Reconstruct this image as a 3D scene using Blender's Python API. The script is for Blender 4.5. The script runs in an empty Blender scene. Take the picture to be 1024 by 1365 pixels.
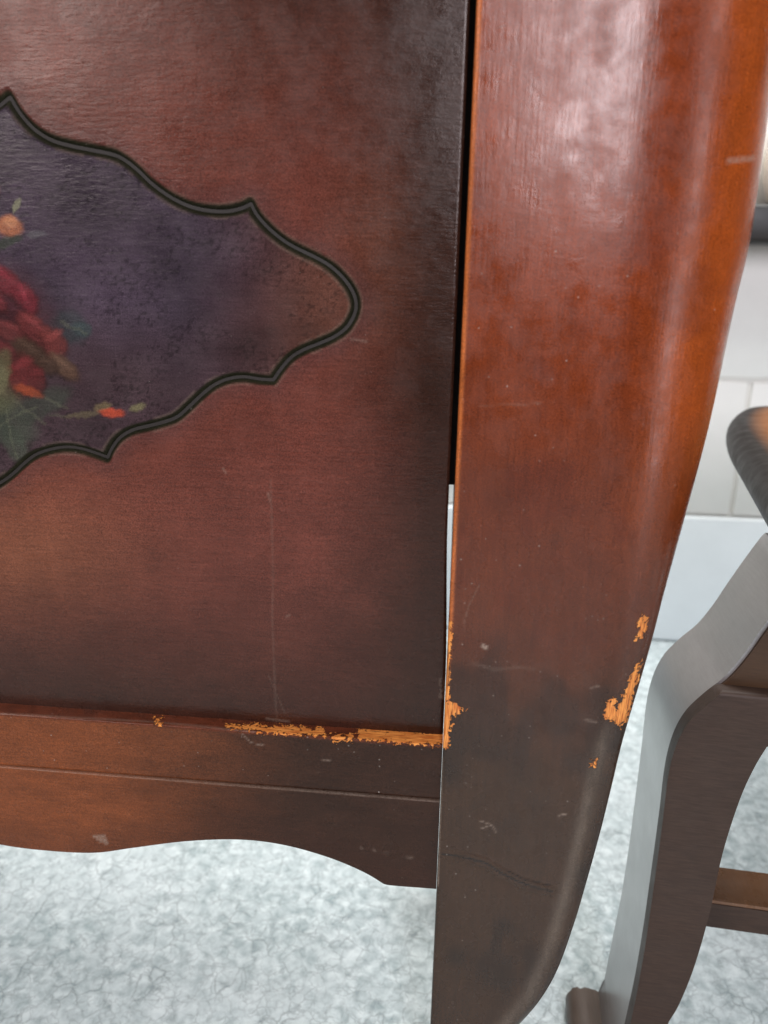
import bpy, bmesh, math, random
import numpy as np
from mathutils import Vector, Matrix

random.seed(7); rng = np.random.default_rng(7)
S = bpy.context.scene
COL = S.collection
rad = math.radians

# ------------------------------------------------------------------ camera
PW, PH, FPX = 1024.0, 1365.0, 1027.0
CAM = np.array([0.0, -0.39, 0.60])
PITCH, YAW, ROLL = rad(16.7), rad(5.4), rad(1.05)
fwd = np.array([-math.sin(YAW)*math.cos(PITCH), math.cos(YAW)*math.cos(PITCH), -math.sin(PITCH)])
r0 = np.array([math.cos(YAW), math.sin(YAW), 0.0]); u0 = np.cross(r0, fwd)
RT = math.cos(ROLL)*r0 + math.sin(ROLL)*u0
UP = -math.sin(ROLL)*r0 + math.cos(ROLL)*u0
cd = bpy.data.cameras.new('camera'); cam = bpy.data.objects.new('camera', cd); COL.objects.link(cam)
cam.matrix_world = Matrix(((RT[0], UP[0], -fwd[0], CAM[0]), (RT[1], UP[1], -fwd[1], CAM[1]), (RT[2], UP[2], -fwd[2], CAM[2]), (0, 0, 0, 1)))
cd.sensor_fit = 'HORIZONTAL'; cd.sensor_width = 10.0; cd.lens = 10.0*FPX/PW
cd.clip_start = 0.02; cd.clip_end = 60
cd.dof.use_dof = True; cd.dof.focus_distance = 0.47; cd.dof.aperture_fstop = cd.lens/4.0
S.camera = cam
S.cycles.use_adaptive_sampling = True; S.cycles.adaptive_threshold = .02
S.cycles.max_bounces = 5; S.cycles.diffuse_bounces = 3; S.cycles.glossy_bounces = 3

# ------------------------------------------------------------------ light
W = bpy.data.worlds.new('World'); S.world = W; W.use_nodes = True
W.node_tree.nodes['Background'].inputs[0].default_value = (0.80, 0.86, 0.95, 1)
W.node_tree.nodes['Background'].inputs[1].default_value = 0.045
def area(name, loc, target, sx, sy, power, color):
    l = bpy.data.lights.new(name, 'AREA'); l.shape = 'RECTANGLE'; l.size = sx; l.size_y = sy
    l.energy = power; l.color = color
    o = bpy.data.objects.new(name, l); COL.objects.link(o); o.location = loc
    o.rotation_euler = (Vector(target)-Vector(loc)).to_track_quat('-Z', 'Y').to_euler()
    return o
area('window_light_right', (0.42, -2.3, 1.58), (0.12, 0, 0.75), 0.34, 1.45, 44, (0.94, 0.92, 1.0))
area('window_light_left', (-1.42, -1.9, 1.62), (-.1, 0, 0.6), 0.85, 1.1, 24, (1.0, 0.96, 0.95))
area('side_streak_light', (1.55, -1.25, 0.75), (0.1, 0, 0.5), 0.30, 1.4, 7, (0.95, 0.92, 1.0))  # no window here: lamp added to draw a streak down the leg
overhead = area('overhead_fill', (0.3, 0.50, 2.6), (0.3, 0.50, 0), 2.4, 1.2, 57, (1.0, 0.99, 0.97))  # added overhead fill for the floor, set back so the front stays darker
overhead.data.spread = rad(125)
S.view_settings.view_transform = 'Standard'; S.view_settings.look = 'None'
S.view_settings.exposure = 0.0; S.view_settings.gamma = 1.0

# ------------------------------------------------------------------ geometry helpers
def ray(px, py):
    d = fwd + RT*((px-PW/2)/FPX) - UP*((py-PH/2)/FPX)
    return d
def onY(px, py, y):
    d = ray(px, py); return CAM + d*((y-CAM[1])/d[1])
def onZ(px, py, z):
    d = ray(px, py); return CAM + d*((z-CAM[2])/d[2])
def onP(px, py, q, n):
    d = ray(px, py); return CAM + d*(np.dot(q-CAM, n)/np.dot(d, n))
def proj(P):
    v = np.asarray(P)-CAM
    z = v@fwd
    return PW/2+FPX*(v@RT)/z, PH/2-FPX*(v@UP)/z
def sstep(a, b, x):
    t = np.clip((np.asarray(x, float)-a)/(b-a), 0, 1); return t*t*(3-2*t)
def lin(r, g, b):
    f = lambda c: (c/255/12.92) if c/255 < .04045 else ((c/255+.055)/1.055)**2.4
    return np.array([f(r), f(g), f(b)])
def seg_dist(X, Y, pts, closed=False):
    pts = np.asarray(pts, float); d = np.full(X.shape, 1e9)
    n = len(pts)
    for i in range(n if closed else n-1):
        a, b = pts[i], pts[(i+1) % n]; ab = b-a; L = ab@ab+1e-18
        t = np.clip(((X-a[0])*ab[0]+(Y-a[1])*ab[1])/L, 0, 1)
        d = np.minimum(d, np.hypot(X-a[0]-t*ab[0], Y-a[1]-t*ab[1]))
    return d
def inside(X, Y, pts):
    pts = np.asarray(pts, float); c = np.zeros(X.shape, bool); n = len(pts)
    for i in range(n):
        (x1, y1), (x2, y2) = pts[i], pts[(i+1) % n]
        if y1 == y2: continue
        c ^= ((y1 > Y) != (y2 > Y)) & (X < (x2-x1)*(Y-y1)/(y2-y1)+x1)
    return c
def sdf(X, Y, pts):
    d = seg_dist(X, Y, pts, True); return np.where(inside(X, Y, pts), d, -d)   # + inside
def smooth_curve(pts, cusps, n=8):
    """Catmull-Rom through pts, sharp at the given indices."""
    pts = np.asarray(pts, float); out = []
    for i in range(len(pts)-1):
        p1, p2 = pts[i], pts[i+1]
        p0 = pts[i-1] if i > 0 and i not in cusps else 2*p1-p2
        p3 = pts[i+2] if i+2 < len(pts) and (i+1) not in cusps else 2*p2-p1
        for k in range(n):
            t = k/n
            out.append(.5*((2*p1)+(-p0+p2)*t+(2*p0-5*p1+4*p2-p3)*t*t+(-p0+3*p1-3*p2+p3)*t**3))
    out.append(pts[-1]); return np.array(out)
_perm = rng.random((64, 64, 2))
def vnoise(x, y, k=0):
    xi, yi = np.floor(x).astype(int), np.floor(y).astype(int); fx, fy = x-xi, y-yi
    fx, fy = fx*fx*(3-2*fx), fy*fy*(3-2*fy); P = _perm[..., k]
    g = lambda a, b: P[a % 64, b % 64]
    return (g(xi, yi)*(1-fx)+g(xi+1, yi)*fx)*(1-fy)+(g(xi, yi+1)*(1-fx)+g(xi+1, yi+1)*fx)*fy
def fbm(x, y, k=0):
    return .5*vnoise(x, y, k)+.3*vnoise(x*2.1+7, y*2.1+3, k)+.2*vnoise(x*4.3+1, y*4.3+9, k)

# ------------------------------------------------------------------ object helpers
def link(o, parent=None):
    COL.objects.link(o)
    if parent is not None: o.parent = parent
    return o
def thing(name, label, cat, loc=(0, 0, 0)):
    o = bpy.data.objects.new(name, None); o.location = loc; o.empty_display_size = .05
    o['label'] = label; o['category'] = cat; return link(o)
def grid_faces(nr, nc):
    i = np.arange(nr-1)[:, None]*nc+np.arange(nc-1)[None, :]
    return np.stack([i, i+1, i+nc+1, i+nc], -1).reshape(-1, 4)
def mesh_obj(name, V, F, mat, parent=None, attrs=None, smooth=True, sharp=None, origin=(0, 0, 0)):
    V = np.asarray(V, float).reshape(-1, 3)
    F = np.asarray(F) if not isinstance(F, list) else F
    used = None
    if isinstance(F, np.ndarray):
        used, inv = np.unique(F, return_inverse=True)
        V = V[used]; F = inv.reshape(F.shape)
    me = bpy.data.meshes.new(name)
    me.from_pydata((V-np.asarray(origin)).tolist(), [], F.tolist() if isinstance(F, np.ndarray) else F)
    me.validate()
    for k, a in (attrs or {}).items():
        a = np.asarray(a, float)
        if a.ndim == 2:
            a = a[used] if used is not None else a
            at = me.attributes.new(k, 'FLOAT_COLOR', 'POINT')
            at.data.foreach_set('color', np.c_[a[:, :3], np.ones(len(a))].ravel())
        else:
            a = a[used] if used is not None else a
            at = me.attributes.new(k, 'FLOAT', 'POINT'); at.data.foreach_set('value', a.ravel())
    if smooth: me.polygons.foreach_set('use_smooth', [True]*len(me.polygons))
    if sharp: me.set_sharp_from_angle(angle=rad(sharp))
    me.materials.append(mat); me.update()
    return link(bpy.data.objects.new(name, me), parent)
def bm_obj(name, bm, mat, parent=None, smooth=True, sharp=35):
    bmesh.ops.recalc_face_normals(bm, faces=bm.faces)
    me = bpy.data.meshes.new(name); bm.to_mesh(me); bm.free()
    if smooth:
        me.polygons.foreach_set('use_smooth', [True]*len(me.polygons)); me.set_sharp_from_angle(angle=rad(sharp))
    me.materials.append(mat)
    return link(bpy.data.objects.new(name, me), parent)
def box_bm(x0, x1, y0, y1, z0, z1, bev=0.0, seg=3):
    bm = bmesh.new(); bmesh.ops.create_cube(bm, size=1)
    for v in bm.verts:
        v.co = (x0 if v.co.x < 0 else x1, y0 if v.co.y < 0 else y1, z0 if v.co.z < 0 else z1)
    if bev: bmesh.ops.bevel(bm, geom=bm.edges[:], offset=bev, segments=seg, profile=.5, affect='EDGES')
    return bm
def prism_bm(P0, E, bev=0.0, seg=3):
    """closed polygon of 3-D points, extruded by vector E, outline edges rounded."""
    bm = bmesh.new(); a = [bm.verts.new(p) for p in P0]; b = [bm.verts.new(np.asarray(p)+E) for p in P0]
    n = len(a); f0 = bm.faces.new(a); f1 = bm.faces.new(b[::-1])
    for i in range(n): bm.faces.new((a[(i+1) % n], a[i], b[i], b[(i+1) % n]))
    if bev:
        ed = [e for f in (f0, f1) for e in f.edges]
        bmesh.ops.bevel(bm, geom=ed, offset=bev, segments=seg, profile=.5, affect='EDGES', clamp_overlap=True)
    bmesh.ops.triangulate(bm, faces=[f for f in bm.faces if len(f.verts) > 4])
    return bm

# ------------------------------------------------------------------ materials
class NT:
    def __init__(s, name):
        s.m = bpy.data.materials.new(name); s.m.use_nodes = True; s.t = s.m.node_tree
        s.b = s.t.nodes['Principled BSDF']
    def n(s, kind, **kw):
        nd = s.t.nodes.new(kind)
        for k, v in kw.items():
            if k.startswith('i_'):
                key = k[2:]; key = int(key) if key.isdigit() else key.replace('_', ' ')
                s.put(nd.inputs[key], v)
            else: setattr(nd, k, v)
        return nd
    def put(s, sock, v):
        if isinstance(v, bpy.types.NodeSocket): s.t.links.new(v, sock)
        elif isinstance(v, (tuple, list, np.ndarray)) and sock.type == 'RGBA': sock.default_value = (*[float(c) for c in v[:3]], 1)
        else: sock.default_value = v
    def math(s, op, a, b=0.0, c=0.0):
        nd = s.n('ShaderNodeMath', operation=op); s.put(nd.inputs[0], a); s.put(nd.inputs[1], b)
        if op in ('MULTIPLY_ADD', 'SMOOTH_MIN'): s.put(nd.inputs[2], c)
        return nd.outputs[0]
    def mix(s, f, a, b, mode='MIX'):
        nd = s.n('ShaderNodeMix', data_type='RGBA', blend_type=mode); nd.clamp_factor = True
        s.put(nd.inputs[0], f); s.put(nd.inputs[6], a); s.put(nd.inputs[7], b); return nd.outputs[2]
    def remap(s, v, a, b, c=0.0, d=1.0):
        nd = s.n('ShaderNodeMapRange', clamp=True); s.put(nd.inputs[0], v)
        for i, q in enumerate((a, b, c, d)): s.put(nd.inputs[i+1], q)
        return nd.outputs[0]
    def coords(s, scale=(1, 1, 1), rot=(0, 0, 0)):
        tc = s.n('ShaderNodeTexCoord'); mp = s.n('ShaderNodeMapping')
        s.t.links.new(tc.outputs['Object'], mp.inputs[0]); mp.inputs['Scale'].default_value = scale
        mp.inputs['Rotation'].default_value = rot; return mp.outputs[0]
    def noise(s, vec, scale, detail=3, rough=.55, dist=0.0):
        nd = s.n('ShaderNodeTexNoise'); s.put(nd.inputs['Vector'], vec); nd.inputs['Scale'].default_value = scale
        nd.inputs['Detail'].default_value = detail; nd.inputs['Roughness'].default_value = rough
        nd.inputs['Distortion'].default_value = dist; return nd.outputs[0]
    def voro(s, vec, scale, feature='F1', out=0, rnd=1.0):
        nd = s.n('ShaderNodeTexVoronoi', feature=feature); s.put(nd.inputs['Vector'], vec)
        nd.inputs['Scale'].default_value = scale; nd.inputs['Randomness'].default_value = rnd; return nd.outputs[out]
    def attr(s, name, out='Fac'):
        nd = s.n('ShaderNodeAttribute', attribute_name=name); return nd.outputs[out]
    def bump(s, h, strength, dist, prev=None):
        nd = s.n('ShaderNodeBump'); nd.inputs['Strength'].default_value = strength; nd.inputs['Distance'].default_value = dist
        s.put(nd.inputs['Height'], h)
        if prev is not None: s.put(nd.inputs['Normal'], prev)
        return nd.outputs[0]

def lacquer(name, grain_rot=False, blotch=0.35, craze=0.25, rough=(.28, .42), specks=1.0, wave=0.0, spec=.5, coat=.0):
    """old toned lacquer over wood: colour comes from the finish attribute 'col'; 'chip' > 0 is flaked to bare wood,
    'wear' > 0 is pale from rubbing, scratches or a painted glint."""
    t = NT(name); L = t.t.links
    gs = (900, 900, 60) if grain_rot else (60, 900, 900)
    col = t.attr('col', 'Color')
    o = t.coords()
    grain = t.noise(t.coords(gs), 1.0, 2, .6)
    col = t.mix(.62, col, t.mix(1.0, col, t.mix(grain, (.45, .42, .42), (1.45, 1.4, 1.35)), 'MULTIPLY'))
    bl = t.noise(o, 38, 3, .6)
    col = t.mix(blotch, col, t.mix(1.0, col, t.mix(bl, (.35, .3, .3), (1.6, 1.55, 1.5)), 'MULTIPLY'))
    skin = t.noise(o, 1250, 2, .7)
    col = t.mix(1.0, col, t.mix(t.remap(skin, .25, .75), (.48, .47, .47), (1.54, 1.54, 1.56)), 'MULTIPLY')
    # fine dust and pin-prick specks
    vn = t.n('ShaderNodeTexVoronoi', feature='F1'); L.new(o, vn.inputs['Vector']); vn.inputs['Scale'].default_value = 330
    sep = t.n('ShaderNodeSeparateColor'); L.new(vn.outputs[1], sep.inputs[0])
    rare = t.math('GREATER_THAN', sep.outputs[0], .92)
    sp = t.math('MULTIPLY', t.math('MULTIPLY', t.math('LESS_THAN', vn.outputs[0], t.math('MULTIPLY', sep.outputs[1], .19)), rare), t.remap(bl, .42, .62, .1*specks, .75*specks))
    col = t.mix(sp, col, (.42, .37, .32))
    # rubbed / scratched marks and painted edge glint, broken up
    wn = t.noise(o, 900, 1, .7)
    wear = t.math('MULTIPLY', t.attr('wear'), t.remap(wn, .30, .62, .35, 1))
    col = t.mix(wear, col, (.36, .27, .21))
    # flaked chips
    cn = t.noise(o, 300, 4, .60, 1.2)
    ch = t.math('ADD', t.attr('chip'), t.math('MULTIPLY', t.math('SUBTRACT', cn, .5), 27.0))
    cm = t.remap(ch, .0, .9)
    bare = t.mix(t.remap(t.noise(t.coords((1300, 1300, 130) if grain_rot else (130, 1300, 1300)), 1.0, 2), .3, .7), (.46, .105, .016), (.92, .37, .085))
    bare = t.mix(t.math('MULTIPLY', t.remap(grain, .60, .70), t.remap(bl, .40, .55)), bare, (.10, .028, .010))
    col = t.mix(cm, col, bare)
    edge = t.math('MULTIPLY', t.remap(ch, -1.6, -.1), t.math('SUBTRACT', 1.0, cm))
    col = t.mix(t.math('MULTIPLY', edge, .6), col, (.03, .012, .008))
    L.new(col, t.b.inputs['Base Color'])
    # gloss: uneven, dulled on chips
    rn = t.noise(o, 75, 2, .6); r = t.remap(rn, .3, .7, rough[0], rough[1])
    r = t.math('ADD', r, t.math('MULTIPLY', cm, .4)); L.new(r, t.b.inputs['Roughness'])
    t.b.inputs['Specular IOR Level'].default_value = spec
    t.b.inputs['Specular Tint'].default_value = (1.0, .93, .90, 1) if grain_rot else (1.0, .90, .85, 1)
    # relief in millimetres: pore grain, short flecks, fine skin, soft waviness, chip steps
    fl = t.noise(t.coords((190, 500, 620), (0, rad(24), 0)), 1.0, 2, .5)
    h = t.math('MULTIPLY_ADD', grain, .05, t.math('MULTIPLY', fl, craze))
    if wave: h = t.math('MULTIPLY_ADD', t.noise(o, 105, 3, .55, .3), wave, h)
    h = t.math('MULTIPLY_ADD', skin, .02 if grain_rot else .05, h); h = t.math('MULTIPLY_ADD', cm, -.8, h); h = t.math('MULTIPLY_ADD', wear, .10, h)
    L.new(t.bump(h, 1.0, .001), t.b.inputs['Normal'])
    return t.m

M_PANEL = lacquer('aged_panel_lacquer', blotch=.36, craze=.11, rough=(.19, .33), wave=.13, spec=.34, specks=.6)
M_GROOVE = lacquer('carved_groove_paint', blotch=.4, craze=.06, rough=(.55, .75), specks=.4, spec=.10)
M_LEG = lacquer('aged_leg_lacquer', grain_rot=True, blotch=.34, craze=.02, rough=(.17, .36), wave=.10, spec=.42, specks=.5)
M_RAIL = lacquer('aged_rail_lacquer', blotch=.34, craze=.08, rough=(.24, .36), specks=.7, wave=.12, spec=.26)

def plain_wood(name, c0, c1, rough=.3, scale=(60, 60, 900), spec=.5, coat=0.0, top=None):
    t = NT(name); o = t.coords(); g = t.noise(t.coords(scale), 1.0, 4, .6); b = t.noise(o, 22, 3)
    c = t.mix(g, c0, c1); c = t.mix(.4, c, t.mix(1.0, c, t.mix(b, (.4, .4, .4), (1.6, 1.5, 1.4)), 'MULTIPLY'))
    t.t.links.new(c, t.b.inputs['Base Color'])
    t.t.links.new(t.remap(t.noise(o, 45, 4), .3, .7, rough-.05, rough+.1), t.b.inputs['Roughness'])
    t.b.inputs['Specular IOR Level'].default_value = spec; t.b.inputs['Coat Weight'].default_value = coat
    t.b.inputs['Coat Roughness'].default_value = .3
    n = t.bump(g, .12, .0004); n = t.bump(t.noise(o, 420, 3), .12, .0005, n); t.t.links.new(n, t.b.inputs['Normal'])
    return t.m
M_DARK = plain_wood('unlit_carcass_wood', (.010, .006, .004), (.02, .012, .009), .6)
M_STOOL = plain_wood('stool_lit_side_lacquer', (.12, .102, .096), (.22, .203, .205), .40, spec=1.0, coat=1.0)  # floor reflection on the stool's sides put into a paler base colour
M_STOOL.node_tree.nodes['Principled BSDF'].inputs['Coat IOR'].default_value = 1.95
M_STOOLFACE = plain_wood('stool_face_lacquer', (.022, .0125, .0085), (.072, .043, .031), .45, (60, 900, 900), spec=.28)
M_FOOT = plain_wood('stool_foot_lacquer', (.060, .040, .030), (.12, .085, .065), .4, (900, 60, 900))
M_INLAY = plain_wood('stool_knee_lacquer', (.035, .018, .009), (.075, .038, .019), .4, (60, 900, 900), spec=.3)
M_STOOLTOP = plain_wood('stool_top_lacquer', (.014, .008, .005), (.050, .019, .007), .28, (900, 60, 900), spec=.3)
M_RUNG_SHEEN = plain_wood('stool_rung_sheen', (.10, .048, .022), (.20, .095, .042), .28, (900, 60, 60), coat=.5)
M_LEDGE = plain_wood('ledge_paint', (.012, .011, .010), (.02, .019, .018), .4)

def floor_mat():
    t = NT('marbled_vinyl'); o = t.coords(); L = t.t.links
    warp = t.n('ShaderNodeTexNoise'); t.put(warp.inputs['Vector'], o); warp.inputs['Scale'].default_value = 70; warp.inputs['Detail'].default_value = 4
    v = t.mix(.013, o, warp.outputs[1], 'ADD')
    cloud = t.noise(o, 75, 5, .62, .5); big = t.noise(o, 7, 3)
    c = t.mix(t.remap(cloud, .32, .68), (.29, .36, .37), (.66, .73, .735))
    c = t.mix(t.math('MULTIPLY', t.remap(big, .4, .65), .4), c, (.70, .75, .76))
    e = t.voro(v, 52, 'DISTANCE_TO_EDGE'); br = t.remap(t.noise(o, 34, 4, .7), .42, .62)
    vein = t.math('MULTIPLY', t.remap(e, .0, .06, 1, 0), br)
    c = t.mix(t.math('MULTIPLY', vein, .55), c, (.10, .125, .13))
    e2 = t.voro(v, 120, 'DISTANCE_TO_EDGE'); br2 = t.remap(t.noise(o, 60, 3, .6), .42, .58)
    c = t.mix(t.math('MULTIPLY', t.math('MULTIPLY', t.remap(e2, .0, .10, 1, 0), br2), .45), c, (.16, .19, .20))
    smud = t.remap(t.noise(o, 80, 3, .5), .56, .72)
    c = t.mix(t.math('MULTIPLY', smud, .4), c, (.20, .24, .25))
    L.new(c, t.b.inputs['Base Color']); t.b.inputs['Roughness'].default_value = .42
    L.new(t.bump(t.noise(o, 160, 3), .08, .001), t.b.inputs['Normal'])
    return t.m
M_FLOOR = floor_mat()
def paint(name, col, rough=.5, var=.08):
    t = NT(name); o = t.coords(); n = t.noise(o, 12, 4)
    t.t.links.new(t.mix(n, np.array(col)*(1-var), np.array(col)*(1+var)), t.b.inputs['Base Color'])
    t.b.inputs['Roughness'].default_value = rough
    t.t.links.new(t.bump(t.noise(o, 120, 3), .12, .002), t.b.inputs['Normal']); return t.m
M_BLOCK = paint('painted_block', (.93, .91, .86)); M_JOINT = paint('painted_joint', (.86, .84, .79), .8)
M_BASE = paint('white_skirting_paint', (.82, .87, .89), .35); M_CREAM = paint('cream_glaze', (.72, .60, .48), .3)

# ------------------------------------------------------------------ setting: floor, wall
YW = 0.90
fl = mesh_obj('floor', [(-3, -3, 0), (3, -3, 0), (3, YW+.05, 0), (-3, YW+.05, 0)], [[0, 1, 2, 3]], M_FLOOR, smooth=False); fl['kind'] = 'structure'
zb = onY(930, 690, YW-.012)[2]                      # top of the skirting
zc1 = onY(960, 506, YW)[2]; zled = onY(1012, 326, YW-.05)[2]
HB = zc1-zb-.0
wall = bm_obj('wall', box_bm(-1.6, 2.4, YW+.006, YW+.10, 0, 2.2), M_JOINT, smooth=False); wall['kind'] = 'structure'
xj1 = onY(975, 672, YW)[0]; xj2 = onY(1019, 535, YW)[0]
LB = 0.40; blk = None
for r in range(4):
    z0 = zb+.004+r*HB; off = (xj1 if r % 2 == 0 else xj1+LB/2)
    for k in range(-6, 4):
        x0 = off+k*LB
        if blk is None:
            blk = bm_obj('block', box_bm(0, LB-.007, 0, .03, 0, HB-.007, .003, 2), M_BLOCK, wall); o = blk
        else: o = blk.copy(); link(o, wall)
        o.location = (x0+.0045, YW+random.uniform(-.001, .001), z0)
sk = bm_obj('skirting_board', box_bm(-1.6, 2.4, YW-.012, YW+.0055, .002, zb, .005), M_BASE); sk['kind'] = 'structure'
led = bm_obj('wall_ledge', box_bm(.2, 2.0, YW-.07, YW-.002, zled, zled+.055, .008), M_LEDGE)
led['label'] = 'dark narrow ledge on the pale wall behind the cabinet'; led['category'] = 'ledge'
# pale rounded pot on the ledge
pc = onY(1046, 262, YW-.04); prof = [(0, 0), (.032, 0), (.036, .006), (.044, .03), (.047, .055), (.043, .08), (.034, .094), (.038, .102), (.034, .102), (.030, .095), (0, .09)]
nv = 32; V = []; F = []
for (r_, h_) in prof:
    for k in range(nv):
        a = 2*math.pi*k/nv; V.append((pc[0]+.012+max(r_, 1e-4)*math.cos(a), YW-.040+max(r_, 1e-4)*.7*math.sin(a), zled+.056+h_))
for j in range(len(prof)-1):
    for k in range(nv): F.append([j*nv+k, j*nv+(k+1) % nv, (j+1)*nv+(k+1) % nv, (j+1)*nv+k])
pot = mesh_obj('pot', V, F, M_CREAM); pot['label'] = 'pale rounded pot standing on the dark ledge at the far right'; pot['category'] = 'pot'

# ------------------------------------------------------------------ the cabinet
YP, YR, YA, YL = .007, -.0035, -.0050, -.0095       # front planes: panel, rail, apron, leg
XL = onY(604, 700, YL)[0]                            # left arris of the visible corner leg
XC = onY(-130, 420, YP)[0]                           # middle of the panel
ZLED = onY(292, 972, YR)[2]; ZBEAD = onY(290, 1045, YA)[2]
ZTOP = .98
ZGAP = onY(601, 657, YP)[2]
cab = thing('cabinet', 'dark mahogany cabinet with rose medallion on its panel and chipped corner leg', 'cabinet', (XC, .1, 0))
def par(o):                                          # parts are built in world space, their thing stands at its own base
    o.location = Vector(o.location)-Vector(cab.location) if o.parent == cab else o.location
    return o

# ---- panel with the carved medallion
med_px = [(-130, 86), (-75, 94), (-35, 118), (-12, 141), (10, 128), (22, 148), (38, 167), (55, 180), (72, 188), (95, 194), (120, 199), (148, 205), (163, 212),
  (180, 225), (200, 244), (225, 262), (250, 274), (275, 280), (300, 281), (320, 277), (333, 271), (341, 286), (356, 303), (375, 319), (395, 331),
  (420, 343), (440, 355), (458, 372), (470, 390), (474, 406), (471, 421), (461, 437), (445, 449), (425, 458), (405, 466), (388, 476), (375, 490),
  (363, 507), (345, 506), (325, 503), (305, 505), (285, 513), (268, 526), (250, 543), (235, 556), (218, 563), (195, 569), (175, 574), (158, 584),
  (147, 598), (141, 611), (125, 605), (105, 599), (85, 597), (65, 600), (45, 607), (30, 618), (15, 632), (0, 643), (-25, 657), (-60, 668), (-130, 674)]
cus = {i for i, p in enumerate(med_px) if p in ((10, 128), (333, 271), (363, 507), (141, 611))}
mc = smooth_curve(med_px, cus, 6)
mw = np.array([onY(p[0], p[1], YP)[[0, 2]] for p in mc]); mw[0, 0] = mw[-1, 0] = XC
mir = mw[::-1].copy(); mir[:, 0] = 2*XC-mir[:, 0]
MED = np.vstack([mw, mir[1:-1]])

xr_top = .0036
def panel_right(z):                                  # the panel has shrunk away from the leg higher up
    return XL-.0003-.0027*sstep(ZGAP-.112, ZGAP-.010, z)
XV = onY(0, 682, YP)[0]-.035                         # a little beyond what the photo shows
WID = XL-.002-XC
xs = np.concatenate([np.linspace(-1.0*(XL-XC)+XC, XV, 90)[:-1], np.linspace(XV, XL, 380)])
zvis = onY(300, -40, YP)[2]
zs = np.concatenate([np.linspace(ZLED-.012, zvis, 470), np.linspace(zvis, ZTOP, 60)[1:]])
X, Z = np.meshgrid(xs, zs)
PR = panel_right(Z); X = np.where(X > XC, XC+(X-XC)*(PR-XC)/(XL-XC), X); X = np.where(X < XC, XC-(XC-X)*(XL-.0005-XC)/(XL-XC), X)
sd = sdf(X, Z, MED)                                  # + inside the medallion
g = np.abs(sd)
GW = .0031
Y = YP + .0034*np.clip(1-g/GW, 0, 1)**.85 + .0002*sstep(0, .01, sd)
Y = Y + .0003*(fbm(X*25, Z*25)-.5)
er = PR-X                                            # distance from the right edge, rounded over slightly
Y = Y + np.where(er < .0015, (.0015-er)**2/.003, 0)
PX, PY = proj(np.stack([X, np.full_like(X, YP), Z], -1))
# finish colours: toned lacquer, darker burst along the frame, amber in the field
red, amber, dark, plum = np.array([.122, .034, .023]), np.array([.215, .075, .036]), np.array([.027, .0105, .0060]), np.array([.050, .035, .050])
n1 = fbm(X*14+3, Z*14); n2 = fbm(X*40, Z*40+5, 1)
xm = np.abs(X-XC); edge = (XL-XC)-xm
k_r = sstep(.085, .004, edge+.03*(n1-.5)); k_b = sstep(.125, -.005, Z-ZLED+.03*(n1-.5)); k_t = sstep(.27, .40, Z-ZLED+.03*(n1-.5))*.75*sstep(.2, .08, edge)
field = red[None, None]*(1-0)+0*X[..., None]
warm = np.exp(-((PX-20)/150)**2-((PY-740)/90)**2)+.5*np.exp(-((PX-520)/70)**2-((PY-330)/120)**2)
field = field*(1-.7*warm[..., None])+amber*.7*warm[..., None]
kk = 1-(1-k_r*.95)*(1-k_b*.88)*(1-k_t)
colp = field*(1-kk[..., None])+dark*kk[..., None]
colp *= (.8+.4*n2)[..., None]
# medallion ground: plum-grey glaze, browner to the tip and the lower side
gx = sstep(230, 440, PX+60*(n1-.5)); gy = sstep(400, 520, PY+60*(n1-.5))
ground = plum*(1-gx[..., None])+np.array([.088, .034, .023])*gx[..., None]
ground = ground*(1-.65*gy[..., None]*(1-gx[..., None]))+np.array([.050, .027, .027])*.65*gy[..., None]*(1-gx[..., None])
ground *= (.55+.95*fbm(X*22+1, Z*22+6))[..., None]*(.75+.5*n2)[..., None]
pit = sstep(.54, .68, fbm(PX/4.5, PY/3.6))*sstep(.32, .56, fbm(PX/60+3, PY/45))*.45; ground *= (1-pit)[..., None]
# painted flowers
LAB = np.zeros(X.shape, int)                          # 1 rose, 2 leaf, 3 bud
wx = PX+7*(fbm(PX/22, PY/22)-.5)+5*(fbm(PX/7, PY/7, 1)-.5); wy = PY+7*(fbm(PX/22+9, PY/22+4, 1)-.5)+5*(fbm(PX/7+5, PY/7+2)-.5)
def dab(cx, cy, rx, ry, ang, rgb, lab, hard=.6, op=.72, gain=.62):
    global ground
    if lab == 1: rgb = tuple(c*.68+q*.32 for c, q in zip(rgb, (104, 62, 50)))
    a = rad(ang); dx, dy = wx-cx, wy-cy
    q = np.hypot((dx*math.cos(a)+dy*math.sin(a))/rx, (-dx*math.sin(a)+dy*math.cos(a))/ry)
    m = sstep(1+hard/2, 1-hard/2, q)*op*(.72+.5*(fbm(PX/9, PY/14, 1)-.1))
    m = np.clip(m, 0, 1)
    ground = ground*(1-m[..., None])+lin(*rgb)*gain*m[..., None]
    if lab: LAB[(m > .45) & (sd > GW)] = lab
G1, G2, G3 = (84, 92, 78), (70, 76, 66), (104, 104, 74)
for a in [(-60, 480, 60, 45, 20, (60, 66, 60), 2), (8, 560, 45, 26, 35, G1, 2), (58, 538, 38, 18, -25, G2, 2), (18, 590, 30, 14, 60, G1, 2), (-10, 520, 40, 32, 0, G3, 2),
          (-40, 580, 60, 30, -20, G2, 2), (92, 436, 27, 21, 25, (62, 70, 72), 2), (108, 440, 14, 9, 20, (72, 84, 84), 2), (-80, 330, 50, 26, -30, G2, 2)]: dab(*a)
dab(-28, 436, 92, 84, 0, (82, 34, 42), 1)
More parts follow.
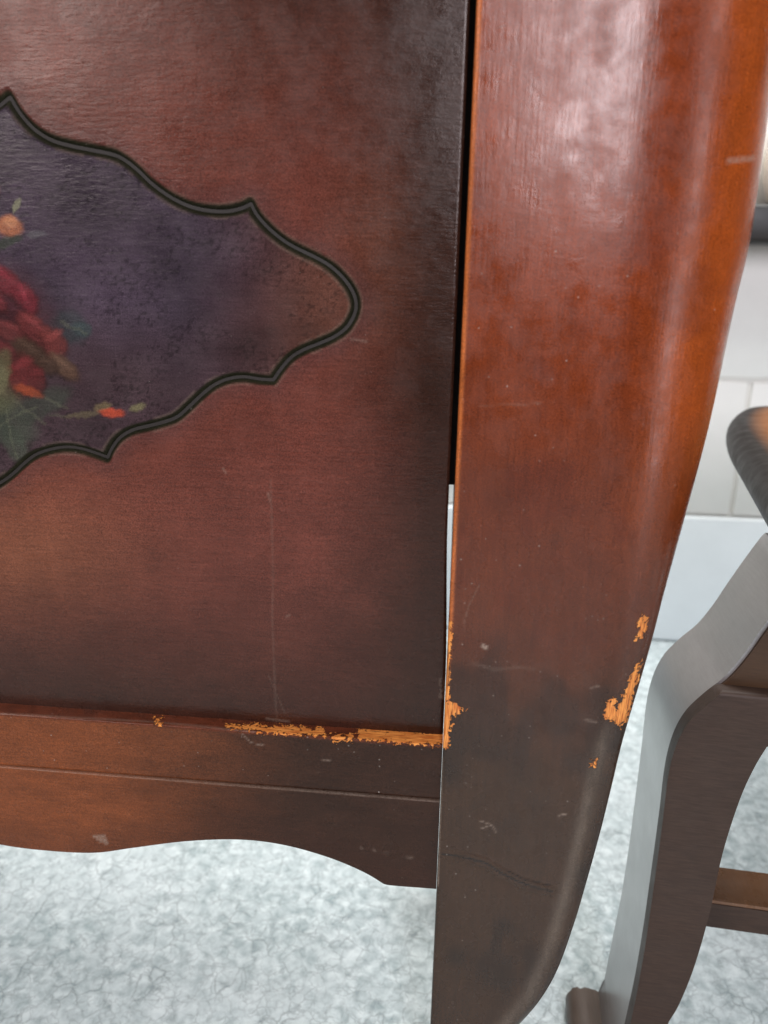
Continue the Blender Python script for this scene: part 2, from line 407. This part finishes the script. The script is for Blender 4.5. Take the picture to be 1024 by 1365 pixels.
for cx, cy, rx, ry, an, rgb in [(-60, 450, 40, 26, -20, (104, 40, 50)), (-40, 392, 42, 22, 10, (140, 52, 64)), (4, 372, 27, 15, 35, (150, 48, 66)), (34, 398, 20, 14, 62, (152, 52, 70)), (16, 413, 21, 12, 35, (70, 36, 50)),
        (-4, 402, 15, 7, 30, (136, 56, 68)), (10, 440, 27, 12, 18, (134, 62, 66)), (44, 434, 26, 12, 36, (146, 64, 68)), (68, 457, 16, 22, -28, (146, 68, 68)), (44, 452, 16, 8, 40, (108, 50, 54)),
        (40, 470, 27, 15, 35, (80, 68, 56)), (84, 487, 24, 10, 40, (116, 96, 78)), (64, 486, 14, 9, 30, (74, 62, 52)), (28, 497, 20, 25, -22, (126, 46, 52)), (48, 504, 12, 16, -10, (106, 40, 46)), (4, 468, 18, 12, 20, (112, 46, 52))]:
    dk = tuple(int(c*.48) for c in rgb)
    dab(cx+2, cy+4, rx*1.12, ry*1.16, an, dk, 1, op=.8); dab(cx, cy, rx, ry, an, rgb, 1)
    lt = tuple(min(255, int(c*1.28+6)) for c in rgb); dab(cx-ry*.25*math.sin(rad(an)), cy-ry*.55, rx*.7, ry*.26, an, lt, 1, hard=.9, op=.55)
for a in [(38, 521, 20, 6, 18, (206, 96, 58), 1), (4, 490, 11, 24, 10, (108, 106, 76), 2), (0, 506, 11, 20, 0, (124, 120, 90), 2)]: dab(*a)
for pts in ([(-30, 590), (10, 562), (48, 540)], [(8, 548), (18, 592), (24, 612)], [(80, 428), (112, 446)], [(62, 530), (92, 544)], [(70, 555), (128, 551)], [(20, 535), (60, 565)]):   # leaf veins and stems
    m = (sstep(2.6, .8, seg_dist(wx, wy, pts))*.25)[..., None]; ground = ground*(1-m)+lin(120, 122, 98)*.7*m
for a in [(12, 302, 17, 14, 0, (184, 116, 82), 3), (14, 296, 11, 6, -15, (206, 142, 104), 3), (10, 322, 20, 6, -20, (70, 74, 66), 3), (22, 274, 4, 11, 30, (134, 132, 108), 3), (48, 313, 14, 5, -5, (104, 100, 104), 2),
          (112, 553, 26, 4, -4, (104, 92, 74), 2), (136, 543, 11, 7, -15, (122, 106, 78), 3), (148, 552, 17, 6, 5, (202, 84, 58), 3), (182, 544, 11, 6, -20, (124, 116, 86), 2), (-30, 250, 26, 18, 20, (170, 110, 90), 3)]: dab(*a, op=.95)
med_m = sstep(-.0006, .0006, sd)[..., None]
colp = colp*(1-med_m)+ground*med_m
# burnished halo outside the groove, black-green groove
halo = (sstep(.016, .003, -sd)*(sd < 0)*.35)[..., None]; colp = colp*(1-halo)+np.array([.055, .030, .032])*halo
gm = sstep(GW*1.12, GW*.72, g+.0008*(n2-.5))[..., None]; colp = colp*(1-gm)+(np.array([.020, .020, .010])*(.5+.7*n2[..., None])*(1-.75*sstep(GW*.55, GW*.15, g))[..., None])*gm
gl = (sstep(.0011, .0002, np.abs(g-GW*1.06))*.30*sstep(.42, .6, fbm(X*90, Z*90)+.05))[..., None]; colp = colp*(1-gl)+np.array([.17, .125, .095])*gl
wear = np.zeros_like(X)
def scratch(arr, gx_, gy_, pts, w, s):
    d = seg_dist(gx_, gy_, pts); arr[:] = np.maximum(arr, s*sstep(w, w*.25, d))
scratch(wear, PX, PY, [(361, 640), (364, 760), (363, 830), (366, 905), (369, 962)], 2.2, .09)
scratch(wear, PX, PY, [(358, 900), (380, 952)], 1.2, .10)
for a, b in [((468, 452), (489, 455)), ((297, 624), (301, 630)), ((357, 657), (360, 668)), ((382, 822), (386, 820)), ((355, 958), (385, 962))]:
    scratch(wear, PX, PY, [a, b], 2.4, .22)
edgew = sstep(.0022, .0004, Z-ZLED)*.0
chip = np.full_like(X, -40.0)
nick = sdf(PX, PY, [(586, 905), (594, 903), (594, 935), (586, 930)])+2*0
wear = np.maximum(wear, sstep(-2, 1, nick)*.25*(fbm(PX/5, PY/5) > .5))
V = np.stack([X, Y, Z], -1).reshape(-1, 3); NR, NC = X.shape
FF = grid_faces(NR, NC)
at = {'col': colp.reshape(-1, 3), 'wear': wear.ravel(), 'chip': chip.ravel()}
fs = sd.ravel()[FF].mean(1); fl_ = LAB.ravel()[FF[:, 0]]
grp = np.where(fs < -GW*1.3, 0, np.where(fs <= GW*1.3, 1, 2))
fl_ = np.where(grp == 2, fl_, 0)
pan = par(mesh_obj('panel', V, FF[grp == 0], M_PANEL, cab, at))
par(mesh_obj('carved_groove', V, FF[grp == 1], M_GROOVE, cab, at))
md = par(mesh_obj('medallion', V, FF[(grp == 2) & (fl_ == 0)], M_PANEL, cab, at)); md['label'] = 'plum grey painted medallion with roses inside the carved groove'
fy = PY.ravel()[FF[:, 0]]
fl_ = np.where((fl_ == 3) & (fy > 420), 4, fl_)
for lab, nm, tx in ((1, 'painted_rose', 'red painted rose'), (2, 'painted_leaves', 'grey green painted leaves'), (3, 'painted_bud', 'peach painted flower bud above the rose'), (4, 'painted_bud', 'small orange painted bud under the rose')):
    o = mesh_obj(nm, V, FF[fl_ == lab], M_PANEL, md, at); o['label'] = tx
# panel thickness behind the face
e0 = np.array([[panel_right(z)-.0003, z] for z in np.linspace(ZLED-.012, ZTOP, 60)])
xl_ = 2*XC-XL+.001
V2 = np.array([[(xl_, YP+.0026, z), (x, YP+.0026, z), (x, YP+.0126, z), (xl_, YP+.0126, z), (xl_, YP+.0026, z)] for x, z in e0])
par(mesh_obj('panel_back', V2.reshape(-1, 3), grid_faces(len(V2), 5), M_DARK, cab, smooth=False))

# ---- case behind the upper panel: its floor stops at the top of the lit slit
par(bm_obj('case', box_bm(2*XC-XL-.03, XL+.06, .085, .27, ZGAP+.028, ZTOP), M_DARK, cab, smooth=False))
par(bm_obj('corner_batten', box_bm(XL-.020, XL+.02, YP+.0135, .086, ZGAP+.001, ZTOP-.002), M_DARK, cab, smooth=False))

# ---- bottom rail (moulded ledge on top) and scalloped apron
cx_ = np.concatenate([np.linspace(2*XC-XL, XV, 60)[:-1], np.linspace(XV, XL-.0002, 420)])
def strip(name, prof_fn, mat, colfn, chipfn=None, wearfn=None):
    P = np.array([prof_fn(x) for x in cx_])                     # (n, k, 2) y,z
    n, k, _ = P.shape
    V = np.stack([np.repeat(cx_[:, None], k, 1), P[..., 0], P[..., 1]], -1)
    px, py = proj(V)
    c = colfn(V, px, py); ch = chipfn(V, px, py) if chipfn else np.full(px.shape, -40.)
    w = wearfn(V, px, py) if wearfn else np.zeros(px.shape)
    F = grid_faces(n, k)[:, ::-1]
    o = mesh_obj(name, V.reshape(-1, 3), F, mat, cab, {'col': c.reshape(-1, 3), 'chip': ch.ravel(), 'wear': w.ravel()}, sharp=50)
    return par(o)
def rail_prof(x):
    r = .0013; pts = [(YP+.006, ZLED+.0005)]
    for t in np.linspace(0, 1, 12): pts.append((YP+.004+(YR+r-YP-.004)*t, ZLED+.0005*(1-t)))
    for a in np.linspace(90, 0, 6)[1:]: pts.append((YR+r-r*math.cos(rad(a)), ZLED-r+r*math.sin(rad(a))))
    for t in np.linspace(0, 1, 30)[1:]: pts.append((YR, ZLED-r-t*(ZLED-ZBEAD-r-.0006)))
    pts.append((YR+.001, ZBEAD-.0003)); pts.append((YR+.016, ZBEAD-.0003))
    return pts
def burst_rail(V, px, py):
    x = V[..., 0]; xm = (XL-XC)-np.abs(x-XC)
    n = fbm(x*16, V[..., 2]*60+2); k = sstep(.235, .070, xm+.04*(n-.5))[..., None]
    base = np.array([.185, .052, .016])*(1-k)+np.array([.033, .0140, .0080])*k
    return base*(.8+.4*fbm(x*50, V[..., 2]*120, 1))[..., None]
def rail_col(V, px, py):
    c = burst_rail(V, px, py)
    top = sstep(ZLED-.0022, ZLED-.0006, V[..., 2])[..., None]
    return c*(1-top)+np.array([.115, .030, .014])*top*(.6+.8*fbm(px[..., None]/15, py[..., None]/6))
RC = [[(205, 956), (216, 957), (214, 966), (207, 965)], [(300, 966), (340, 966), (380, 968), (432, 971), (433, 981), (405, 980), (370, 978), (340, 974), (302, 971)],
      [(443, 979), (472, 979), (470, 988), (446, 988)], [(476, 971), (520, 973), (600, 978), (600, 993), (555, 992), (520, 988), (480, 985)]]
def rail_chip(V, px, py): return np.maximum.reduce([sdf(px, py, p) for p in RC])*.9+.8
def rail_wear(V, px, py):
    w = np.zeros(px.shape)
    scratch(w, px, py, [(0, 951), (200, 962), (300, 971), (340, 976)], 2.0, .25)
    scratch(w, px, py, [(322, 978), (335, 990), (352, 994)], 1.2, .4); scratch(w, px, py, [(428, 1012), (442, 1015)], 1.2, .35)
    return w
strip('bottom_rail', rail_prof, M_RAIL, rail_col, rail_chip, rail_wear)
ap_px = [(-130, 1100), (-60, 1112), (0, 1127), (60, 1135), (125, 1138), (180, 1131), (250, 1122.5), (320, 1120.5), (380, 1128), (440, 1145), (485, 1164), (512, 1180), (525, 1182), (578, 1186)]
apc = smooth_curve(ap_px, {11}, 10); apw = np.array([onY(p[0], p[1], YA)[[0, 2]] for p in apc])
def ap_bot(x):
    xx = XC+abs(x-XC); return float(np.interp(xx, apw[:, 0], apw[:, 1]))
def ap_prof(x):
    zb_ = ap_bot(x); r = .0012; pts = [(YA+.018, ZBEAD), (YA+.0018, ZBEAD)]
    for a in np.linspace(90, 0, 5)[1:]: pts.append((YA+r-r*math.cos(rad(a)), ZBEAD-r+r*math.sin(rad(a))))
    for t in np.linspace(0, 1, 30)[1:]: pts.append((YA, ZBEAD-r-t*(ZBEAD-2*r-zb_)))
    for a in np.linspace(0, 90, 5)[1:]: pts.append((YA+r-r*math.cos(rad(a)), zb_+r-r*math.sin(rad(a))))
    pts.append((YA+.017, zb_)); pts.append((YA+.018, zb_+.001)); return pts
def ap_col(V, px, py):
    c = burst_rail(V, px, py); k = sstep(.030, .004, V[..., 2]-ap_bot(0)*0-np.vectorize(ap_bot)(V[..., 0]))[..., None]*.35
    return c*(1-k)+np.array([.04, .014, .008])*k
def ap_wear_glint(V, px, py):
    w = np.zeros(px.shape)
    lo = ZBEAD-V[..., 2]; w = np.maximum(w, sstep(.0013, .0004, lo)*.28)  # light caught by the top bevel, painted as a pale line
    tri = sdf(px, py, [(121, 1113), (140, 1112), (145, 1126), (134, 1123)]); w = np.maximum(w, sstep(-1, 1, tri)*.5)
    scratch(w, px, py, [(480, 1130), (560, 1146)], .9, .2)
    return w
strip('apron', ap_prof, M_RAIL, ap_col, None, ap_wear_glint)

# ---- corner leg: a bombe post, straight on its inner side, swelling outwards higher up
sil = [(1062, -60), (1040, 80), (1021, 215), (1003, 330), (985, 405), (951, 560), (921, 672), (890, 782), (872, 850), (856, 905), (832, 985), (816, 1050), (801, 1110), (781, 1182),
       (766, 1232), (745, 1290), (722, 1330), (692, 1365), (668, 1390), (655, 1425)]
DEP = .085
sc = smooth_curve(sil, set(), 8)
def rr_of(py): return .010+.040*sstep(1150, 350, py)           # rounding radius of the outer front arris
sw = np.array([onY(p[0], p[1], YL+.75*rr_of(p[1]))[[0, 2]] for p in sc]); order = np.argsort(sw[:, 1]); sw = sw[order]
scr = np.array([rr_of(p[1]) for p in sc])[order]
zmin = sw[0, 1]; print('leg zmin', zmin, 'XL', XL, 'ZLED', ZLED, 'ZBEAD', ZBEAD, 'ZGAP', ZGAP, 'XC', XC)
zl = np.concatenate([np.linspace(0, zmin, 40)[:-1], np.linspace(zmin, zvis+.01, 560), np.linspace(zvis+.01, ZTOP, 30)[1:]])
def XR(z):
    if z < zmin:                                              # foot: turns out again to a toe on the floor
        t = z/zmin; return float(sw[0, 0]+.030*(1-t)**2.2 - .004*math.sin(math.pi*t))
    if z > sw[-1, 1]: return float(sw[-1, 0]+(z-sw[-1, 1])*.18)
    return float(np.interp(z, sw[:, 1], sw[:, 0]))
rows = []
for z in zl:
    xr = XR(z); r = float(np.interp(z, sw[:, 1], scr)); rx = min(1.5*r, (xr-XL)*.72); ry = r
    bul = .0; pts = []
    b = .0016
    for y in np.linspace(YL+DEP, YL+b, 8)[:-1]: pts.append((XL, y))
    for a in np.linspace(0, 90, 6): pts.append((XL+b-b*math.cos(rad(a)), YL+b-b*math.sin(rad(a))))
    for t in np.linspace(0, 1, 90)[1:]: pts.append((XL+b+(xr-rx-XL-b)*t, YL))
    for a in np.linspace(0, 90, 46)[1:]:
        q = rad(a); pts.append((xr-rx+rx*math.sin(q)**.92, YL+ry-ry*math.cos(q)**.92))
    for y in np.linspace(YL+ry, YL+DEP-.012, 8)[1:]: pts.append((xr, y))
    for a in np.linspace(0, 90, 8)[1:]: pts.append((xr-.012+.012*math.cos(rad(a)), YL+DEP-.012+.012*math.sin(rad(a))))
    pts.append((XL, YL+DEP))
    rows.append([(x, y-bul*math.sin(math.pi*min(max((x-XL)/(xr-XL), 0), 1))*max(0, 1-(y-YL)/.05), z) for x, y in pts])
LV = np.array(rows)
px, py = proj(LV)
lx, lz = LV[..., 0], LV[..., 2]
n1 = fbm(lx*18, lz*9); n2 = fbm(lx*45, lz*30, 1)
kd = sstep(.610, .320, lz+.05*(n1-.5))[..., None]
lc = np.array([.185, .033, .0072])*(1-kd)+np.array([.038, .0180, .0082])*kd
mid = np.exp(-((lz-.47)/.07)**2)[..., None]; lc = lc*(1-.45*mid)+np.array([.100, .026, .013])*.45*mid
uu = (lx-XL)/np.maximum(np.vectorize(XR)(lz)-XL, .01)
am = (sstep(.60, .85, uu+.25*(n1-.5))*sstep(.42, .60, lz)*.6)[..., None]; lc = lc*(1-am)+np.array([.36, .075, .010])*am  # amber reflection on the outer side painted into the leg colour
blot = (sstep(.56, .70, fbm(lx*26+2, lz*34+8))*.3*sstep(.36, .50, lz)*sstep(.72, .62, lz))[..., None]; lc = lc*(1-blot)+np.array([.085, .014, .006])*blot
smoke = (sstep(.52, .68, fbm(lx*30+4, lz*16+1, 1))*.5*sstep(.44, .40, lz))[..., None]; lc = lc*(1-smoke)+np.array([.013, .0075, .005])*smoke
arr = (sstep(.0030, .0012, lx-XL)*sstep(YL+.01, YL, LV[..., 1])*sstep(.36, .44, lz)*.8)[..., None]; lc = lc*(1-arr)+np.array([.50, .14, .035])*arr  # thin orange highlight on the inner arris painted into the colour
lc *= (.8+.4*n2)[..., None]
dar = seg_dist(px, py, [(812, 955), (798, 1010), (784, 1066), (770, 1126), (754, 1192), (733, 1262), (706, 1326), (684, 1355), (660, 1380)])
ar = (np.exp(-(dar/9.0)**2)*.55*sstep(940, 1010, py)*(.5+.9*fbm(px/12, py/40)))[..., None]; lc = lc*(1-ar)+np.array([.125, .098, .074])*ar   # pale highlight band painted along the outer arris
LC = [[(858, 819), (865, 822), (863, 838), (857, 851), (847, 853), (851, 838), (850, 830)],
      [(858, 878), (851, 905), (842, 935), (836, 962), (826, 970), (817, 962), (805, 960), (806, 948), (808, 932), (822, 929), (822, 946), (830, 930), (832, 918), (838, 905), (846, 888)],
      [(789, 1012), (796, 1013), (795, 1024), (790, 1024)],
      [(585, 818), (603, 820), (602, 860), (601, 900), (600, 934), (612, 939), (620, 947), (612, 953), (602, 958), (601, 985), (598, 999), (580, 1002)]]
vis = sstep(YL+.06, YL+.05, LV[..., 1])
lch = np.maximum.reduce([sdf(px, py, p) for p in LC])-.3
lch = np.where(LV[..., 1] > YL+.05, -40, lch)
lw = np.zeros(px.shape)
for pts, w, s in [([(618, 833), (624, 810), (640, 778)], 1.2, .2), ([(644, 861), (648, 863)], 3.6, 1.0), ([(630, 884), (660, 893), (690, 889), (712, 892)], 3.0, .10), ([(640, 1105), (656, 1100), (640, 1094)], 1.2, .5),
                  ([(656, 1100), (662, 1111)], 1.1, .5), ([(972, 214), (1003, 211)], 6, .5), ([(780, 960), (796, 962)], 2.0, .35), ([(788, 917), (800, 914)], 1.8, .3), ([(640, 540), (690, 540), (720, 537)], 2.0, .14),
                  ([(745, 1087), (755, 1085)], 1.5, .6), ([(590, 1010), (586, 1120), (584, 1180)], 1.6, .5)]: scratch(lw, px, py, pts, w, s)
lw = np.where(LV[..., 1] > YL+.05, 0, lw)
# lifted veneer: a raised ripple with a fine crack along it
cr = [(590, 1139), (622, 1143), (648, 1150), (668, 1163), (690, 1174), (712, 1182), (736, 1188)]
dcr = seg_dist(px, py, cr); rip = .0008*np.exp(-((dcr-3.5)/3.0)**2)*sstep(588, 640, px)*sstep(746, 730, px)
LV[..., 1] -= np.where(LV[..., 1] < YL+.01, rip, 0)
ck = (sstep(1.8, .5, dcr)*.9)[..., None]; lc = lc*(1-ck)+np.array([.008, .006, .005])*ck
cr2 = [(676, 1160), (700, 1172), (734, 1180)]; ck = (sstep(1.4, .4, seg_dist(px, py, cr2))*.7)[..., None]; lc = lc*(1-ck)+np.array([.008, .006, .005])*ck
nz, nk, _ = LV.shape
LF = grid_faces(nz, nk)
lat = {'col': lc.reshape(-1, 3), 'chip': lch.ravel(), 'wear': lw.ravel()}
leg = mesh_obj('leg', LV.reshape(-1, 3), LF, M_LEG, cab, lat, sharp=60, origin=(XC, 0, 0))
leg.location = Vector((XC, 0, 0))-Vector(cab.location); leg['label'] = 'red brown corner leg with orange chips along both edges'
leg2 = leg.copy(); link(leg2, cab); leg2.scale = (-1, 1, 1); leg2['label'] = 'red brown leg at the other corner of the cabinet'
for s in (1, -1):                                             # plain back legs
    bx = XC+s*(XL-XC+.02)
    # straight tapered post
    P = [(bx-.016, .225, 0), (bx+.016, .225, 0), (bx+.022, .225, ZGAP+.03), (bx-.022, .225, ZGAP+.03)]
    par(bm_obj('back_leg', prism_bm(P, np.array([0, .035, 0]), .003, 2), M_DARK, cab))

# ------------------------------------------------------------------ the stool beside it
Q = onZ(850, 1500, 0.0)
# the slab's depth direction: two outlines of the same sawn profile, seen at one height
U = np.array([0.2, 1.0, 0]); 
for _ in range(12):
    U /= np.linalg.norm(U); pn = onP(884, 1052, Q, U); pf = onZ(856, 952, pn[2]); TH = float(np.linalg.norm(pf-pn)); U = (pf-pn)
U /= np.linalg.norm(U); Wd = np.array([U[1], -U[0], 0.0]); K = np.array([0, 0, 1.0])
print('stool dir', U, 'thick', TH)
st = thing('stool', 'dark brown stool with curved slab legs standing right of the cabinet', 'stool', tuple(Q+Wd*.2+U*.15))
def spar(o): o.location = Vector(o.location)-Vector(st.location); return o
def near(px_, py_, off=0.0):
    q = Q+U*off; p = onP(px_, py_, q, U); return np.array([(p-q)@Wd, p[2]])
def P3(wz, off): return Q+U*off+Wd*wz[0]+K*wz[1]
outl = [(1120, 730), (1068, 792), (1024, 850), (999, 885), (973, 915), (945, 937), (919, 962), (902, 993), (891, 1035), (883, 1100), (872, 1180), (862, 1250), (850, 1320), (838, 1375), (827, 1425), (822, 1450)]
outr = [(892, 1362), (906, 1338), (926, 1288), (946, 1218), (963, 1140), (985, 1070), (1005, 1025), (1026, 990)]
left = smooth_curve([near(*p) for p in outl], set(), 6); right = smooth_curve([near(*p) for p in outr], set(), 6)
tx, tz = left[-1]
toe = [tuple(p) for p in smooth_curve([(tx-.006, .0205), (tx-.018, .0215), (tx-.027, .017), (tx-.030, .009), (tx-.026, .002), (tx-.020, 0)], set(), 4)]
heel = [(right[0][0]-.012, 0.0), (right[0][0]-.010, .02)]
ZS = .440; WC = .27
ltop = (float(np.interp(ZS, left[::-1, 1], left[::-1, 0])), ZS); left = left[left[:, 1] < ZS-.003]; rtop = (max(right[-1][0]+.075, ltop[0]+.03), ZS)
print('stool leg', left[0], right[-1], ltop, rtop, 'toe z', tz)
toe_p = toe; toe = [(tx-.006, .010), (tx-.010, 0)]
PF = [ltop]+[tuple(p) for p in left]+toe+heel+[tuple(p) for p in right]+[(right[-1][0]+.035, right[-1][1]+.03), rtop]
zsh = near(1000, 926)[1]; wl = float(np.interp(zsh, left[::-1, 1], left[::-1, 0])); wr = right[-1][0]+.03
lowP = [(wl, zsh)]+[tuple(p) for p in left if p[1] < zsh-.001]+toe+heel+[tuple(p) for p in right if p[1] < zsh-.004]+[(wr, zsh)]
upP = [(ltop[0]+.004, ZS-.002)]+[(p[0]+.0025, p[1]) for p in left if p[1] > zsh-.015]+[(wr-.004, zsh-.015), (rtop[0]-.004, ZS-.002)]
for mirror in (False, True):
    f = lambda p: (2*WC-p[0], p[1]) if mirror else p
    a = spar(bm_obj('leg', prism_bm([P3(f(p), .0125) for p in PF], U*(TH-.0125), .0012, 2), M_STOOL, st))
    bm_obj('foot', prism_bm([P3(f(p), .001) for p in [(tx+.004, .0200)]+toe_p+[(tx+.004, 0)]], U*(TH+.0015), .003, 3), M_FOOT, a).location = -a.location-Vector(st.location)
    bm_obj('leg_facing', prism_bm([P3(f(p), 0) for p in lowP], U*.0125, .003, 3), M_STOOLFACE, a).location = -a.location-Vector(st.location)
    bm_obj('knee_inlay', prism_bm([P3(f(p), .0105) for p in upP], U*.0025, .0005, 1), M_INLAY, a).location = -a.location-Vector(st.location)
rz = near(985, 1210, .03)[1]
sr = spar(bm_obj('stretcher', prism_bm([P3((.030, rz-.020), .030), P3((.030, rz), .030), P3((.030, rz), .068), P3((.030, rz-.020), .068)], Wd*(2*WC-.06), .0025, 2), M_STOOLFACE, st))
bm_obj('stretcher_sheen', prism_bm([P3((.031, rz-.001), .0305), P3((.031, rz+.002), .0315), P3((.031, rz+.002), .0665), P3((.031, rz-.001), .0675)], Wd*(2*WC-.062), .0008, 1), M_RUNG_SHEEN, sr).location = -sr.location-Vector(st.location)  # thin golden strip added in place of the reflection on the stretcher top
# seat: rounded slab with a bullnose edge
sp = [(1250, 548), (1170, 551), (1100, 553), (1050, 555), (1025, 556), (1005, 557), (985, 560), (972, 570), (968, 584), (973, 602), (988, 628), (1026, 694), (1080, 790)]
pl = [onZ(p[0], p[1], ZS+.016)[:2] for p in sp]; pl = [tuple(p) for p in smooth_curve(pl, set(), 6)]
pl = np.array(pl+[tuple(np.array(pl[-1])+Wd[:2]*.34), tuple(np.array(pl[0])+Wd[:2]*.16)])
ctr = pl.mean(0); nb = np.roll(pl, -1, 0)-np.roll(pl, 1, 0); nn = np.stack([nb[:, 1], -nb[:, 0]], 1); nn /= np.linalg.norm(nn, axis=1)[:, None]
nn *= np.sign(np.sum(((pl-ctr)*nn).sum(1)))
V = []; CL = []; n_ = len(pl)
blk_c, top_sheen = np.array([.008, .0055, .004]), np.array([.20, .075, .018])  # amber reflection of the seat top blended into the vertex colours
prof = [(.016*(1-math.cos(rad(a))), ZS+.016+.016*math.sin(rad(a)), 0.) for a in np.linspace(-90, 90, 15)]
prof += [(o_, ZS+.032+.0002*k, c_) for k, (o_, c_) in enumerate([(.020, .15), (.025, .45), (.032, .8), (.045, 1.)], 1)]
for off, z, c_ in prof:
    for p, q in zip(pl, nn):
        V.append((*(p-q*off), z)); CL.append(blk_c*(1-c_)+top_sheen*c_)
F = [[j*n_+k, j*n_+(k+1) % n_, (j+1)*n_+(k+1) % n_, (j+1)*n_+k] for j in range(len(prof)-1) for k in range(n_)]
F.append(list(range(n_))[::-1]); F.append([(len(prof)-1)*n_+k for k in range(n_)])
M_SEAT = lacquer('stool_seat_lacquer', blotch=.3, craze=.03, rough=(.35, .5), specks=.2, spec=.12)
spar(mesh_obj('seat', V, F, M_SEAT, st, {'col': np.array(CL), 'chip': np.full(len(V), -40.), 'wear': np.zeros(len(V))}))
